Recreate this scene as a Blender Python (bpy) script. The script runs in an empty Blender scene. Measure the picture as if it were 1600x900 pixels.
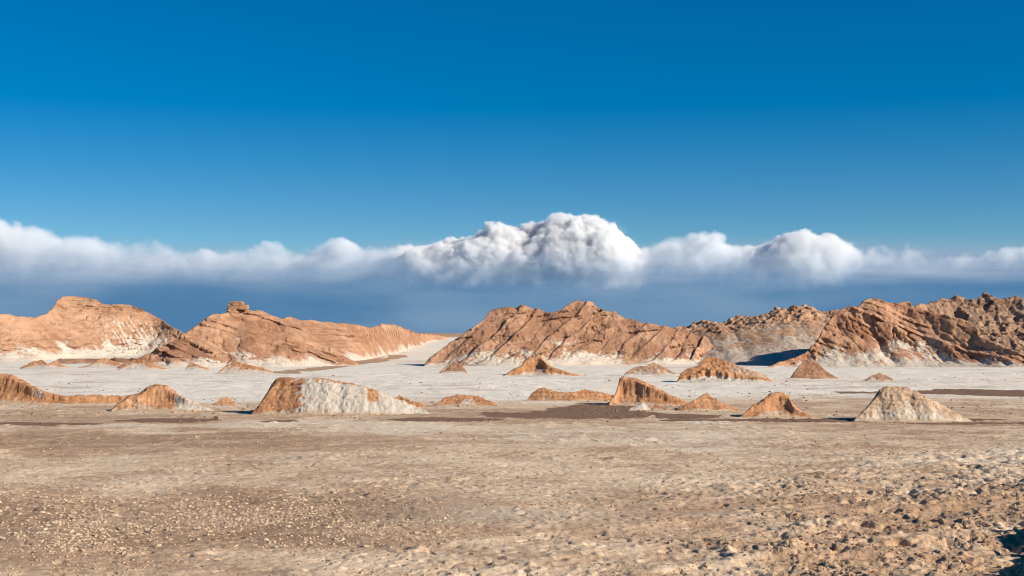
import bpy, bmesh, math, random
import numpy as np
from mathutils import Vector, noise as mnoise

# ------------------------------------------------------------------ camera, sky, sun
SC = bpy.context.scene
COL = SC.collection
R = math.radians
EYE = 8.0                      # the viewer stands on a bank 8 m above the flat
F = 1600 * 50 / 36             # focal length in pixels of the 1600 px wide photograph
HOR = 535.0                    # height of the horizon in the photograph
EXPO = 0.45                   # the photograph is exposed for the bright salt
SKY = 0.073                   # strength of the sky light
SUN_AZ, SUN_EL = 113.0, 27.0   # clockwise from the view direction; above the horizon

cam = bpy.data.cameras.new('camera')
cam.lens, cam.sensor_width = 50, 36
cam.shift_y = (HOR - 450) / 1600
cam.clip_start, cam.clip_end = 0.5, 200000
cam_o = bpy.data.objects.new('camera', cam)
cam_o.location = (0, 0, EYE)
cam_o.rotation_euler = (math.pi / 2, 0, 0)
COL.objects.link(cam_o)
SC.camera = cam_o

world = bpy.data.worlds.new("World")
SC.world = world
world.use_nodes = True
wt = world.node_tree
sky_n = wt.nodes.new('ShaderNodeTexSky')
sky_n.sky_type = 'NISHITA'
sky_n.sun_disc = False
sky_n.sun_elevation, sky_n.sun_rotation = R(SUN_EL), R(SUN_AZ)
sky_n.altitude, sky_n.air_density, sky_n.dust_density, sky_n.ozone_density = 2400, 1.0, 0.15, 2.5
hsv = wt.nodes.new('ShaderNodeHueSaturation')           # the deep blue of thin, dry mountain air
hsv.inputs['Saturation'].default_value = 1.58
hsv.inputs['Value'].default_value = 0.90
wt.links.new(sky_n.outputs[0], hsv.inputs['Color'])

def world_veil():
    """a blue-grey veil of distant rain along the whole horizon, under the clouds"""
    def nd(t, **k):
        n = wt.nodes.new(t)
        for a, v in k.items(): setattr(n, a, v)
        return n
    tc = nd('ShaderNodeTexCoord')
    sep = nd('ShaderNodeSeparateXYZ'); wt.links.new(tc.outputs['Generated'], sep.inputs[0])
    mp = nd('ShaderNodeMapping'); mp.inputs['Scale'].default_value = (3.2, 3.2, 15); wt.links.new(tc.outputs['Generated'], mp.inputs[0])
    no = nd('ShaderNodeTexNoise'); no.inputs['Scale'].default_value = 1.6; no.inputs['Detail'].default_value = 5; no.inputs['Roughness'].default_value = .5
    wt.links.new(mp.outputs[0], no.inputs['Vector'])
    ma = nd('ShaderNodeMath', operation='MULTIPLY_ADD'); ma.inputs[1].default_value = .03; wt.links.new(no.outputs['Fac'], ma.inputs[0]); wt.links.new(sep.outputs[2], ma.inputs[2])
    mr = nd('ShaderNodeMapRange', interpolation_type='SMOOTHSTEP')
    for i, x in enumerate((0, .066, .088, 1, 0)):
        if i: mr.inputs[i].default_value = x
    wt.links.new(ma.outputs[0], mr.inputs[0])
    m2 = nd('ShaderNodeMapRange', interpolation_type='SMOOTHSTEP')
    m2.inputs[1].default_value, m2.inputs[2].default_value = .35, .68
    wt.links.new(no.outputs['Fac'], m2.inputs[0])
    c = nd('ShaderNodeMix', data_type='RGBA')
    c.inputs[6].default_value = (*[v / SKY / 2 ** EXPO for v in (.080, .215, .400)], 1); c.inputs[7].default_value = (*[v / SKY / 2 ** EXPO for v in (.185, .315, .475)], 1)
    wt.links.new(m2.outputs[0], c.inputs[0])
    m3 = nd('ShaderNodeMapRange', interpolation_type='SMOOTHSTEP')          # paler towards the cloud base
    m3.inputs[1].default_value, m3.inputs[2].default_value = .046, .078
    wt.links.new(ma.outputs[0], m3.inputs[0])
    c2 = nd('ShaderNodeMix', data_type='RGBA')
    c2.inputs[7].default_value = (*[v / SKY / 2 ** EXPO for v in (.29, .40, .56)], 1)
    wt.links.new(m3.outputs[0], c2.inputs[0]); wt.links.new(c.outputs[2], c2.inputs[6]); c = c2
    mx = nd('ShaderNodeMix', data_type='RGBA')
    wt.links.new(mr.outputs[0], mx.inputs[0]); wt.links.new(hsv.outputs[0], mx.inputs[6]); wt.links.new(c.outputs[2], mx.inputs[7])
    wt.links.new(mx.outputs[2], wt.nodes['Background'].inputs[0])
world_veil()
wt.nodes['Background'].inputs[1].default_value = SKY

sun = bpy.data.lights.new('sun', 'SUN')
sun.energy, sun.angle, sun.color = 5.0, R(0.5), (1.0, 0.91, 0.77)
sun_o = bpy.data.objects.new('sun', sun)
sdir = Vector((math.sin(R(SUN_AZ)) * math.cos(R(SUN_EL)), math.cos(R(SUN_AZ)) * math.cos(R(SUN_EL)), math.sin(R(SUN_EL))))
sun_o.rotation_euler = (-sdir).to_track_quat('-Z', 'Y').to_euler()
COL.objects.link(sun_o)

vs = SC.view_settings
vs.view_transform, vs.look, vs.gamma, vs.use_curve_mapping = 'Standard', 'None', 1, False
vs.exposure = EXPO
SC.cycles.max_bounces = 6
SC.cycles.diffuse_bounces = 3

# ------------------------------------------------------------------ noise on arrays
def _hash(i, j, k=0):
    i = i.astype(np.int64); j = j.astype(np.int64)
    n = (i * 374761393 + j * 668265263 + (k * 2147483647 if np.isscalar(k) else k.astype(np.int64) * 144665537)) & 0xffffffff
    n = ((n ^ (n >> 13)) * 1274126177) & 0xffffffff
    n = ((n ^ (n >> 16)) * 2246822519) & 0xffffffff
    return (n ^ (n >> 15)) & 0xffffffff

_ANG = np.linspace(0, 2 * np.pi, 256, endpoint=False)
_GX, _GY = np.cos(_ANG), np.sin(_ANG)

def perlin(x, y, seed=0):
    xi, yi = np.floor(x), np.floor(y)
    xf, yf = x - xi, y - yi
    u = xf * xf * xf * (xf * (xf * 6 - 15) + 10)
    v = yf * yf * yf * (yf * (yf * 6 - 15) + 10)
    def g(a, b):
        h = _hash(xi + a, yi + b, seed) & 255
        return _GX[h] * (xf - a) + _GY[h] * (yf - b)
    n00, n10, n01, n11 = g(0, 0), g(1, 0), g(0, 1), g(1, 1)
    a = n00 + u * (n10 - n00)
    b = n01 + u * (n11 - n01)
    return (a + v * (b - a)) * 1.5

def fbm(x, y, octaves=4, seed=0, gain=0.5):
    s, a, t = 0, 1.0, 0
    for o in range(octaves):
        s = s + a * perlin(x * 2 ** o + 17.3 * o, y * 2 ** o - 9.1 * o, seed + o)
        t += a; a *= gain
    return s / t * 1.4

def ridged(x, y, octaves=3, seed=0, gain=0.5):       # 1 along thin creases, 0 away from them
    s, a, t = 0, 1.0, 0
    for o in range(octaves):
        s = s + a * (1 - np.abs(perlin(x * 2 ** o + 5.7 * o, y * 2 ** o + 3.3 * o, seed + o)) * 1.7).clip(0, 1) ** 2
        t += a; a *= gain
    return s / t

def worley(x, y, seed=0):
    xi, yi = np.floor(x), np.floor(y)
    f1 = np.full(x.shape, 9.0); f2 = np.full(x.shape, 9.0); idv = np.zeros(x.shape)
    for a in (-1, 0, 1):
        for b in (-1, 0, 1):
            h = _hash(xi + a, yi + b, seed)
            dx = xi + a + (h & 1023) / 1023.0 - x
            dy = yi + b + ((h >> 10) & 1023) / 1023.0 - y
            d = np.sqrt(dx * dx + dy * dy)
            c = d < f1
            f2 = np.where(c, f1, np.minimum(f2, d))
            idv = np.where(c, ((h >> 20) & 1023) / 1023.0, idv)
            f1 = np.where(c, d, f1)
    return f1, f2, idv

def sstep(a, b, x):
    t = np.clip((x - a) / (b - a), 0, 1)
    return t * t * (3 - 2 * t)

def erode(z, cell, drops=25000, batches=6, steps=45, rate=0.3, seed=1):
    """water drops run down the height field, dig gullies and lay the load down on the flat"""
    rng = np.random.default_rng(seed)
    ny, nx = z.shape
    z = z / cell
    flat = z.ravel()
    for b in range(batches):
        x = rng.uniform(1, nx - 2.01, drops); y = rng.uniform(1, ny - 2.01, drops)
        dx = np.zeros(drops); dy = np.zeros(drops); sp = np.ones(drops); wat = np.ones(drops); sed = np.zeros(drops)
        for s in range(steps):
            xi = x.astype(int); yi = y.astype(int); u = x - xi; v = y - yi
            i = yi * nx + xi
            a, bb, c, d = flat[i], flat[i + 1], flat[i + nx], flat[i + nx + 1]
            gx = (bb - a) * (1 - v) + (d - c) * v
            gy = (c - a) * (1 - u) + (d - bb) * u
            h0 = a * (1 - u) * (1 - v) + bb * u * (1 - v) + c * (1 - u) * v + d * u * v
            dx = dx * 0.25 - gx * 0.75; dy = dy * 0.25 - gy * 0.75
            L = np.sqrt(dx * dx + dy * dy) + 1e-6
            dx /= L; dy /= L
            x2 = np.clip(x + dx, 1, nx - 2.01); y2 = np.clip(y + dy, 1, ny - 2.01)
            xj = x2.astype(int); yj = y2.astype(int); uu = x2 - xj; vv = y2 - yj
            j = yj * nx + xj
            h1 = flat[j] * (1 - uu) * (1 - vv) + flat[j + 1] * uu * (1 - vv) + flat[j + nx] * (1 - uu) * vv + flat[j + nx + 1] * uu * vv
            dh = h1 - h0
            cap = np.maximum(-dh, 0.01) * sp * wat * 5
            up = dh > 0
            dep = np.where(up, np.minimum(dh, sed), np.where(sed > cap, (sed - cap) * 0.25, 0))
            dig = np.where(~up & (sed <= cap), np.minimum((cap - sed) * rate, -dh), 0)
            ch = dep - dig
            sed = sed - ch
            for off, wgt in ((0, (1 - u) * (1 - v)), (1, u * (1 - v)), (nx, (1 - u) * v), (nx + 1, u * v)):
                flat += np.bincount(i + off, weights=ch * wgt, minlength=flat.size)
            sp = np.sqrt(np.maximum(sp * sp - dh * 0.6, 0.05)).clip(0, 3)
            wat *= 0.985
            x, y = x2, y2
    return flat.reshape(ny, nx) * cell

# ------------------------------------------------------------------ the lie of the land
def ground_z(X, Y):
    r = np.clip((Y - 540) / 380, 0, 1)
    return 14.2 * r ** 1.5

_Yt = np.concatenate([np.linspace(20, 540, 2000), np.linspace(540.5, 900, 800)])
_PYt = HOR + F * (EYE - ground_z(0, _Yt)) / _Yt
def y_of_py(py):                # how far away the ground is at a height in the photograph
    return np.interp(-np.asarray(py, float), -_PYt, _Yt)

def px_of(X, Y): return 800 + F * X / Y
def py_of(Y): return HOR + F * EYE / np.maximum(Y, 1)

# ------------------------------------------------------------------ objects
def new_mesh(name, verts, faces, attrs=None, mat=None, smooth=True):
    me = bpy.data.meshes.new(name)
    faces = np.asarray(faces, np.int32)
    n = faces.shape[1]
    me.vertices.add(len(verts)); me.vertices.foreach_set('co', np.asarray(verts, np.float32).ravel())
    me.loops.add(faces.size); me.loops.foreach_set('vertex_index', faces.ravel())
    me.polygons.add(len(faces))
    me.polygons.foreach_set('loop_start', np.arange(0, faces.size, n, dtype=np.int32))
    me.update(calc_edges=True)
    me.polygons.foreach_set('use_smooth', np.full(len(faces), smooth))
    for k, v in (attrs or {}).items():
        a = me.attributes.new(k, 'FLOAT', 'POINT')
        a.data.foreach_set('value', np.asarray(v, np.float32).ravel())
    if mat: me.materials.append(mat)
    return me

def link(name, me, parent=None, loc=(0, 0, 0)):
    o = bpy.data.objects.new(name, me)
    o.location = loc
    COL.objects.link(o)
    if parent: o.parent = parent
    return o

def tag(o, label=None, cat=None, group=None, kind=None):
    if label: o['label'] = label
    if cat: o['category'] = cat
    if group: o['group'] = group
    if kind: o['kind'] = kind
    return o

def grid_faces(ny, nx, keep=None):
    i = np.arange(ny * nx).reshape(ny, nx)
    f = np.stack([i[:-1, :-1], i[:-1, 1:], i[1:, 1:], i[1:, :-1]], -1).reshape(-1, 4)
    if keep is not None:
        k = keep.ravel()
        f = f[k[f].any(1)]
    return f

def compact(verts, faces, attrs):
    used = np.unique(faces)
    remap = np.full(len(verts), -1); remap[used] = np.arange(len(used))
    return verts[used], remap[faces], {k: np.asarray(v).ravel()[used] for k, v in attrs.items()}

# ------------------------------------------------------------------ materials
class NT:
    def __init__(self, name):
        self.m = bpy.data.materials.new(name); self.m.use_nodes = True
        self.t = self.m.node_tree
        self.b = self.t.nodes['Principled BSDF']
        self.b.inputs['Roughness'].default_value = 0.95
        self.b.inputs['Specular IOR Level'].default_value = 0.15
        self.pos = self.n('ShaderNodeNewGeometry').outputs['Position']
    def n(self, typ, **kw):
        nd = self.t.nodes.new(typ)
        for k, v in kw.items(): setattr(nd, k, v)
        return nd
    def put(self, sock, v):
        if isinstance(v, bpy.types.NodeSocket): self.t.links.new(v, sock)
        elif isinstance(v, (tuple, list)) and len(v) == 3 and sock.type == 'RGBA': sock.default_value = (*v, 1)
        else: sock.default_value = v
    def attr(self, name): return self.n('ShaderNodeAttribute', attribute_name=name).outputs['Fac']
    def math(self, op, a, b=0.0, c=0.0, clamp=False):
        nd = self.n('ShaderNodeMath', operation=op, use_clamp=clamp)
        for s, v in zip(nd.inputs, (a, b, c)): self.put(s, v)
        return nd.outputs[0]
    def noise(self, scale, detail=4, rough=0.55, stretch=(1, 1, 1), dist=0.0, off=0.0):
        mp = self.n('ShaderNodeMapping')
        mp.inputs['Scale'].default_value = tuple(scale * s for s in stretch)
        mp.inputs['Location'].default_value = (off, off * 1.7, off * .6)
        self.put(mp.inputs['Vector'], self.pos)
        nd = self.n('ShaderNodeTexNoise')
        nd.inputs['Scale'].default_value = 1.0
        nd.inputs['Detail'].default_value = detail
        nd.inputs['Roughness'].default_value = rough
        nd.inputs['Distortion'].default_value = dist
        self.put(nd.inputs['Vector'], mp.outputs[0])
        return nd.outputs['Fac']
    def mix(self, f, a, b, mode='MIX'):
        nd = self.n('ShaderNodeMix', data_type='RGBA', blend_type=mode)
        self.put(nd.inputs[0], f); self.put(nd.inputs[6], a); self.put(nd.inputs[7], b)
        return nd.outputs[2]
    def ramp(self, v, lo, hi, a=0.0, b=1.0):
        nd = self.n('ShaderNodeMapRange', interpolation_type='SMOOTHSTEP')
        for s, x in zip(nd.inputs, (v, lo, hi, a, b)): self.put(s, x)
        return nd.outputs[0]
    def bump(self, h, strength, dist, prev=None):
        nd = self.n('ShaderNodeBump')
        nd.inputs['Strength'].default_value = strength
        nd.inputs['Distance'].default_value = dist
        self.put(nd.inputs['Height'], h)
        if prev: self.put(nd.inputs['Normal'], prev)
        return nd.outputs[0]
    def done(self, col, nrm=None):
        self.put(self.b.inputs['Base Color'], col)
        if nrm: self.put(self.b.inputs['Normal'], nrm)
        return self.m

SALT = (0.82, 0.755, 0.65)

def earth(name, lo, hi, salt=(.60, .52, .43), fine=1.0, pit=0.7, sn=1.7):
    """layered clay with salt bloom; 'salt', 'tone' and 'mud' come from the shape of the land"""
    k = NT(name)
    n1 = k.noise(0.35 * fine, 5, 0.6); n2 = k.noise(2.6 * fine, 4, 0.65, off=31); n3 = k.noise(0.07 * fine, 3, off=7)
    tone = k.math('ADD', k.attr('tone'), k.math('MULTIPLY', k.math('ADD', k.math('ADD', n1, n2), -1.0), 1.6))
    tone = k.math('ADD', tone, k.math('MULTIPLY', k.math('ADD', n3, -.5), 0.8), clamp=True)
    c = k.mix(tone, lo, hi)
    s = k.math('ADD', k.attr('salt'), k.math('MULTIPLY', k.math('ADD', k.math('ADD', k.math('MULTIPLY', n2, .6), k.noise(0.9 * fine, 5, .7, off=13)), -.8), sn))
    s = k.ramp(s, 0.30, 0.80)
    sc = k.mix(n2, tuple(x * .78 for x in salt), salt)
    c = k.mix(s, c, sc)
    ft = k.math('ADD', k.attr('foot'), k.math('MULTIPLY', k.math('ADD', n2, -.5), 1.4))
    c = k.mix(k.ramp(ft, .35, .75), c, k.mix(n2, (.40, .285, .185), (.58, .44, .31)))
    spk = k.ramp(k.noise(5.0 * fine, 3, .7, off=3), 0.62, 0.72)
    c = k.mix(k.math('MULTIPLY', spk, pit), c, k.mix(0.55, c, (0.10, 0.06, 0.035)))
    nr = k.bump(n1, .8, 0.5 / fine)
    nr = k.bump(k.noise(5.0 * fine, 5, .7, off=50), .7, 0.12 / fine, nr)
    return k.done(c, nr)

M_OCHRE = earth('ochre_clay', (0.265, 0.132, 0.076), (0.455, 0.268, 0.166))
M_TAN = earth('tan_clay', (0.265, 0.138, 0.082), (0.455, 0.275, 0.176))
M_RED = earth('red_brown_clay', (0.26, 0.124, 0.068), (0.45, 0.252, 0.150))
M_GREY = earth('grey_brown_rock', (0.22, 0.125, 0.075), (0.46, 0.29, 0.19), salt=(.55, .48, .40))
M_SCREE = earth('pale_scree', (.31, .165, .092), (.54, .325, .20), salt=(.62, .52, .42))
M_PALE = earth('pale_grey_clay', (.36, .225, .135), (.62, .44, .29), salt=(.64, .53, .41), fine=3.0, sn=1.1)
M_MOUND = earth('orange_mound_clay', (0.35, 0.16, 0.072), (0.57, 0.31, 0.165), fine=3.0, sn=1.1)

# ------------------------------------------------------------------ hills
def hill(name, sky, base, mat, cell=0.32, cot=1.45, cotb=1.3, p=1.12, gully=1.0, gl=9.0, skew=0.0, bed=None, rough=0.22,
         erode_n=25000, ero=0.3, salt=(0.9, 0.45), streak=0.0, spur=4.0, seed=1, crown=None, blocky=0.0, backt=1.8, batches=6, tone=0.0,
         saltfn=None, base_is_dist=False, dome=1.0, sc=1.0, prof=None, bulge=0.0, vary=.02, foot=0.0, wig=.5, rill=0.0, face=1.5, ledge=(0, 2.4, 1.6)):
    sx, sy = np.array(sky, float).T
    bx, by = np.array(base, float).T
    bd = by if base_is_dist else y_of_py(by)
    d0, d1 = bd.min(), bd.max()
    by_py = HOR + F * EYE / bd.mean()
    hmax = max(EYE + (HOR - sy.min()) / F * d1 * 1.1, 2)
    Y0, Y1 = d0 - spur * 1.2 - 3 * cell, d1 + hmax * (cot + cotb) + spur
    xs = [(q - 800) / F * d for q in (sx.min(), sx.max()) for d in (Y0, Y1)]
    X0, X1 = min(xs) - 1, max(xs) + 1
    nx, ny = int((X1 - X0) / cell) + 1, int((Y1 - Y0) / cell) + 1
    X, Y = np.meshgrid(X0 + np.arange(nx) * cell, Y0 + np.arange(ny) * cell)
    q = px_of(X, Y)
    qs = np.linspace(bx.min() - 60, bx.max() + 60, 1200)
    ks = max(int(45 / (qs[1] - qs[0])), 1)
    bsm = np.convolve(np.pad(np.interp(qs, bx, bd), ks, mode='edge'), np.hanning(2 * ks + 1) / np.hanning(2 * ks + 1).sum(), mode='valid')
    yb = np.interp(q, qs, bsm) + spur * fbm(X / (gl * 1.6), Y * 0.01, 3, seed + 40)
    yb = yb + bulge * (np.clip(np.abs(q - (sx.min() + sx.max()) / 2) / (sx.max() - sx.min()) * 2, 0, 1.3) ** 2)
    s = np.interp(q, sx, sy)
    s = s + wig * np.clip((by_py - s) / 12, 0, 1) * (1.5 * fbm(q / 13, q * 0 + seed, 2, seed + 85) + .8 * fbm(q / 4, q * 0 + seed, 2, seed + 86))
    zb = ground_z(X, Y); gb = ground_z(X, yb)
    k = (HOR - s) / F
    yr = (yb + cot * (EYE - gb)) / np.maximum(1 - cot * k, .2)
    yr = np.maximum(yr, yb + 0.5 * sc)
    zr = EYE + k * yr
    t = (Y - yb) / (yr - yb)
    if prof is not None:
        pt, pf = np.array(prof, float).T
        wob = t + .5 * vary * fbm(X / (3.5 * sc), Y / (3.5 * sc), 3, seed + 90) * (t > 0) * (t < 1) * 4 * np.clip(t * (1 - t), 0, .25)
    fp = np.interp(wob, pt, pf) if prof is not None else None
    f = np.where(t < 1, fp if prof is not None else np.sign(t) * np.abs(t) ** p * (1 + (dome - 1) * np.clip(1 - t, 0, 1) * np.clip(t, 0, 1)), 1 - np.maximum(t - 1, 0) * cot / cotb)
    z = zb + np.where(f > 0, f * (zr - gb), f * 1.5 * sc)
    z = np.where(zr > gb, z, np.minimum(zr, zb - 1 * sc) - 0.5 * sc)
    edge = np.clip((z - zb) / (2.0 * sc), 0, 1)
    mid = edge * (1 - sstep(.75, 1.0, t) * .85) * np.where(t > 1.05, .3, 1)
    sl0 = np.hypot(*np.gradient(z, cell))
    calm = 1 - .85 * sstep(.9, 1.7, sl0)
    # gullies that run down the face
    H = zr - gb
    a = X + skew * (z - zb) + 2.0 * sc * fbm(X / (14 * sc), Y / (14 * sc), 3, seed)
    g = ridged(a / gl, Y / (gl * 6), 2, seed + 3) ** 1.5
    z = z - gully * g * mid * sstep(0, 4 * sc, H) * (.25 + .75 * sstep(0, .4, t))
    if rill:
        th_ = ridged((a + 1.5 * fbm(X / 5, Y / 5, 2, seed + 71)) / (4.6 * sc), Y / 40, 1, seed + 70) ** 7
        z = z - rill * th_ * mid * sstep(-.3, .3, fbm(X / 14, Y / 14, 2, seed + 72))
    if erode_n:
        zz = erode(np.maximum(z, zb - 0.3 * sc), cell, erode_n, batches, seed=seed, rate=ero)
        dz = np.clip(zz - z, -2.2 * sc, 0.8 * sc)
        z = np.where(z > zb - 0.3 * sc, z + dz * (1 - sstep(.78, .98, t)), z)
    # tilted beds: steps where a hard layer stands out
    tn = np.zeros_like(z) + tone
    if bed:
        for (ax, ay, az, L, amp, sgn, lo, hi, *reg) in bed:
            w = X * ax + Y * ay + z * az + (.34 if reg else .56) * L * fbm(X / (22 * sc), Y / (22 * sc), 3, seed + 8)
            fr = w / L - np.floor(w / L)
            idx = np.floor(w / L)
            wgt = (_hash(idx, idx * 0 + 3, seed) & 255) / 255.0
            saw = np.where(sgn > 0, np.where(fr < .22, fr / .22, (1 - fr) / .78), np.where(fr > .78, (1 - fr) / .22, fr / .78))
            br = .85 if reg else sstep(-.25, .35, fbm(X / (9 * sc), Y / (9 * sc), 3, seed + 21))
            on = sstep(lo, lo + .15, t) * (1 - sstep(hi, hi + .1, t)) * edge
            z = z + amp * (saw * (0.25 + wgt) - .35) * br * on
            tn = tn + (wgt - .5) * .9 * on * (.4 + br * .6)
    z = z + rough * calm * edge * fbm(X / (2.2 * sc), Y / (2.2 * sc), 4, seed + 11) + rough * 2.2 * calm * mid * fbm(X / (9 * sc), Y / (9 * sc), 3, seed + 12)
    if blocky:
        on = sstep(crown[0], crown[1], t) * edge
        f1, f2, cid = worley(X / 2.6 + .4 * fbm(X / 3, Y / 3, 2, seed), Y / 2.6, seed + 5)
        z = z + on * blocky * ((cid - .35) * sstep(0.02, .22, f2 - f1) * .9)
        f1, f2, cid = worley(X / 6.5, Y / 6.5, seed + 6)
        z = z + on * blocky * ((cid - .4) * sstep(0.0, .25, f2 - f1) * .9 + 1.6 * (ridged(X / 9, Y / 9, 5, seed + 7, .7) - .45))
    # salt: on the foot of the slope and down the gullies
    gy_, gx_ = np.gradient(z, cell)
    slope = np.hypot(gx_, gy_)
    zs = z
    for _ in range(6):
        zp = np.pad(zs, 1, mode='edge'); zs = (zp[:-2, 1:-1] + zp[2:, 1:-1] + zp[1:-1, :-2] + zp[1:-1, 2:]) / 4
    hollow = np.clip((zs - z) / (cell * .6), -1, 1)
    rel = (z - zb) / np.maximum(H, 1 * sc)
    YZ = Y + (z - zb) * 1.3
    hollow = hollow * calm
    sa = salt[0] * (1 - sstep(0.0, salt[1], rel + .34 * fbm(X / (12 * sc), YZ / (12 * sc), 4, seed + 30)))
    sa = sa + hollow * .22 - sstep(.9, 1.6, slope) * .15 * (sc == 1)
    if streak:
        fl = X - .25 * fbm(X / 10, Y / 10, 2, seed + 31) * 6
        st = fbm((fl + (z - zb) * .5) / 1.6, (z - zb) / 14, 3, seed + 33)
        sa = sa + streak * sstep(.05, .5, st + .35 * fbm(X / (25 * sc), Y / (25 * sc), 2, seed + 34))
    if saltfn is not None: sa = sa + saltfn(q, rel, X, Y, z - zb)
    tn = tn + .5 + .45 * fbm(X / (18 * sc), YZ / (18 * sc), 3, seed + 50) - hollow * .12
    keep = (z > zb - max(.8 * sc, .12)) & (t < 1 + backt)
    # what a height field cannot give: knobs, pits and thin ledges on the steep faces
    zr_ = z - zb
    st = sstep(.35, 1.1, slope) * edge
    fd = fbm(X / (3.2 * sc), z / (2.2 * sc), 4, seed + 60) * .55 + fbm(X / (1.0 * sc), z / (.8 * sc), 2, seed + 61) * .2
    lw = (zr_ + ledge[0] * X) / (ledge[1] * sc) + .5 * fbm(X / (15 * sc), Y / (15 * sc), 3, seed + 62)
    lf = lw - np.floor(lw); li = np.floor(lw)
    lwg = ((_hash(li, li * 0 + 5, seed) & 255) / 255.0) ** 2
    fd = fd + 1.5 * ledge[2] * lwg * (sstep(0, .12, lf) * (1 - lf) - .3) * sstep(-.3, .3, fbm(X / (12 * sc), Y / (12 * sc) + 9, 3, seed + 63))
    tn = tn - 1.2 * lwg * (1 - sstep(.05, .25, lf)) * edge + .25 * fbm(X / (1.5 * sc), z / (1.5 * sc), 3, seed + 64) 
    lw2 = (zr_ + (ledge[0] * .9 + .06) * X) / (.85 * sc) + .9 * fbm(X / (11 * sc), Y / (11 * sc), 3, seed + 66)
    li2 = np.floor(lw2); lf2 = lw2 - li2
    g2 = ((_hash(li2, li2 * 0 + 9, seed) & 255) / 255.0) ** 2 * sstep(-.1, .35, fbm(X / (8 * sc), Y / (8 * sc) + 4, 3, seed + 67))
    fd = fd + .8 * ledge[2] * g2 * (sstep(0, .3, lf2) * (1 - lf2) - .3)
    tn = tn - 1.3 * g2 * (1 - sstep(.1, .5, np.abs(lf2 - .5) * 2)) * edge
    Yd = Y - face * sc * st * fd
    V = np.stack([X, Yd, z], -1).reshape(-1, 3)
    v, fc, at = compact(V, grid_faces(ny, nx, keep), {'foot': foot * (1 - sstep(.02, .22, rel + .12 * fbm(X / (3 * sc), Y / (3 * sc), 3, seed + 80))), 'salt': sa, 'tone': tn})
    org = Vector((float(v[:, 0].mean()), float(v[:, 1].mean()), 0))
    me = new_mesh(name, v - np.array(org), fc, at, mat)
    print(name, len(fc))
    return link(name, me, loc=org)

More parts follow.
